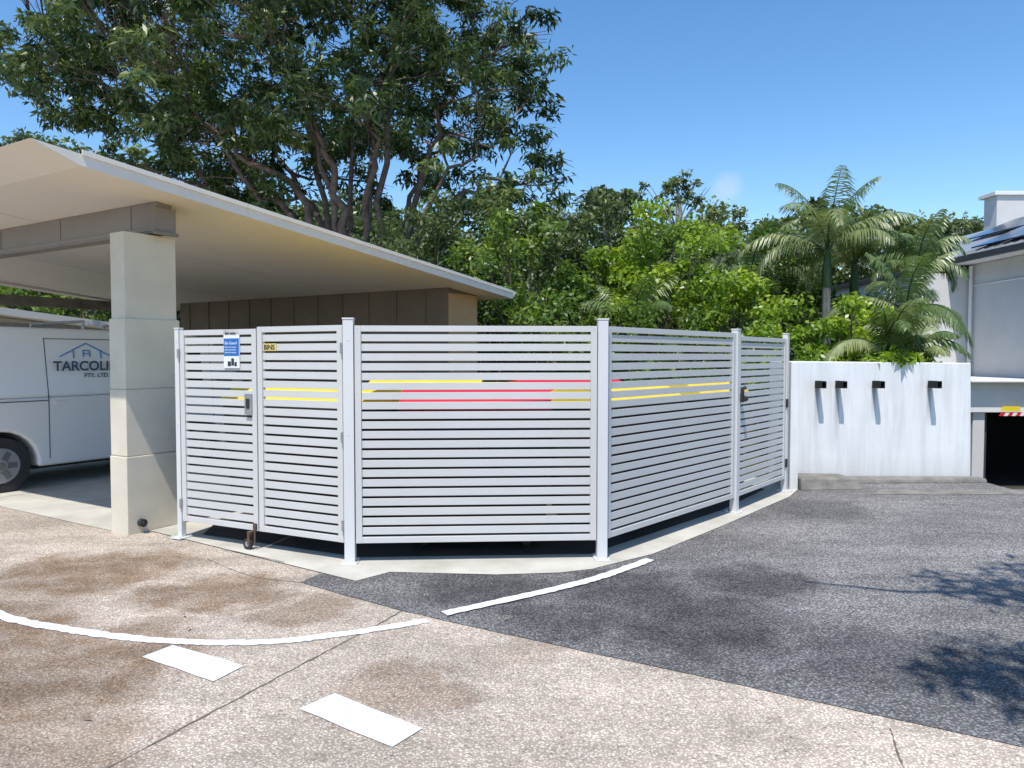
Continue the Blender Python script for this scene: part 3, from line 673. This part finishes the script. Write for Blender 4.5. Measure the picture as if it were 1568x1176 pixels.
# --- roadside tree (casts the dappled shade on the right)
rt=empty('roadside_tree'); l=Leaves(); bb=MB()
bb.tube([(5.6,-1.5,0),(5.4,-1.2,2),(5.0,-.6,4),(4.2,.3,5.6),(3.2,1.2,6.3),(2.5,2.0,6.2)],[.2,.17,.14,.10,.06,.03],8,0,False)
bb.tube([(3.2,1.2,6.3),(2.2,.6,6.3),(1.6,.3,6.1)],[.05,.03,.015],6,0,False)
bb.tube([(3.2,1.2,6.3),(2.4,2.3,5.6),(1.95,2.6,5.0),(1.4,2.85,4.95)],[.04,.035,.025,.014],5,0,False)
for (x,y,z,r,n) in ((2.55,2.0,6.2,.42,170),(2.3,2.3,6.1,.3,80),(3.0,2.4,6.2,.4,170),(1.75,.95,6.2,.28,80),(1.6,.55,6.2,.38,140),(1.35,.75,6.2,.2,50),(2.05,.5,6.3,.4,160),(2.9,.9,6.3,.4,150),(1.9,.1,6.3,.45,170),(2.6,.0,6.2,.5,200),(3.4,.4,6.5,.6,260),(4.2,.4,6.8,.8,500),(5.2,-.6,7.2,1.2,900),(4.4,-1.6,7.4,1.2,900),(6.4,-1.6,7.4,1.2,900)):
    clump(l,(x,y,z),r,n,.17,.055,.5,.6)
l.build('foliage',L_big,rt,droop=.3); bb.build('trunk_and_limbs',[M_bark],rt,smooth=True)

# --- fallen leaves
fl=[];ft=[]
for _ in range(16):
    x=rng.uniform(-4,.2) if rng.random()<.75 else rng.uniform(0,3); y=rng.uniform(3,5.6); a=rng.uniform(0,6.28); s_=rng.uniform(.012,.03)
    c_,d_=math.cos(a),math.sin(a); z=.020
    fl+=[(x,y,z),(x+c_*s_-d_*s_*.3,y+d_*s_+c_*s_*.3,z+.008),(x+c_*s_*2,y+d_*s_*2,z+.004),(x+c_*s_+d_*s_*.3,y+d_*s_-c_*s_*.3,z+.002)]; ft+=[rng.random()]*4
mesh_quads('fallen_leaves',np.array(fl),np.array(ft),L_dry)

# ---------------------------------------------------------------- light, world, camera
sd_=Vector((-.12,-.42,.90)).normalized()
el=math.asin(sd_.z)
ld=bpy.data.lights.new('sun','SUN'); ld.energy=5.0; ld.angle=math.radians(.5); ld.color=(1,.955,.89)
lo=bpy.data.objects.new('sun',ld); COL.objects.link(lo); lo.rotation_euler=sd_.to_track_quat('Z','Y').to_euler(); lo.location=(-5,-20,40)
w=bpy.data.worlds.new('World'); S.world=w; w.use_nodes=True; nt=w.node_tree; bg=nt.nodes['Background']
sk=nt.nodes.new('ShaderNodeTexSky'); sk.sky_type='NISHITA'; sk.sun_disc=False; sk.sun_elevation=el; sk.sun_rotation=math.radians(196)
sk.air_density=1.0; sk.dust_density=.2; sk.ozone_density=1.6; sk.altitude=50
hs=nt.nodes.new('ShaderNodeHueSaturation'); hs.inputs['Saturation'].default_value=1.25; hs.inputs['Value'].default_value=1.35
nt.links.new(sk.outputs[0],hs.inputs['Color'])
# one small wisp of cloud above the hill
gc=nt.nodes.new('ShaderNodeTexCoord').outputs['Generated']
cn=noise(nt,28,6,.6,gc)
dd=nt.nodes.new('ShaderNodeVectorMath'); dd.operation='DISTANCE'; nt.links.new(gc,dd.inputs[0]); dd.inputs[1].default_value=(.271,.940,.210)
ad=math_(nt,'MULTIPLY_ADD',cn.outputs['Fac'],.03,dd.outputs['Value'])
mr=nt.nodes.new('ShaderNodeMapRange'); mr.interpolation_type='SMOOTHSTEP'; nt.links.new(ad,mr.inputs[0]); mr.inputs[1].default_value=.018; mr.inputs[2].default_value=.042; mr.inputs[3].default_value=.32; mr.inputs[4].default_value=0
cl=mix(nt,mr.outputs[0],hs.outputs[0],(5.5,5.7,6.0))
nt.links.new(cl,bg.inputs[0]); bg.inputs[1].default_value=.15
cd=bpy.data.cameras.new('camera'); cd.sensor_width=36; cd.lens=36*1130/1568; cd.clip_end=2000; cd.clip_start=.05
co=bpy.data.objects.new('camera',cd); COL.objects.link(co); co.location=(0,0,1.6); co.rotation_euler=(math.radians(90-2.18),0,0)
S.camera=co
S.view_settings.view_transform='Standard'; S.view_settings.look='None'; S.view_settings.exposure=0
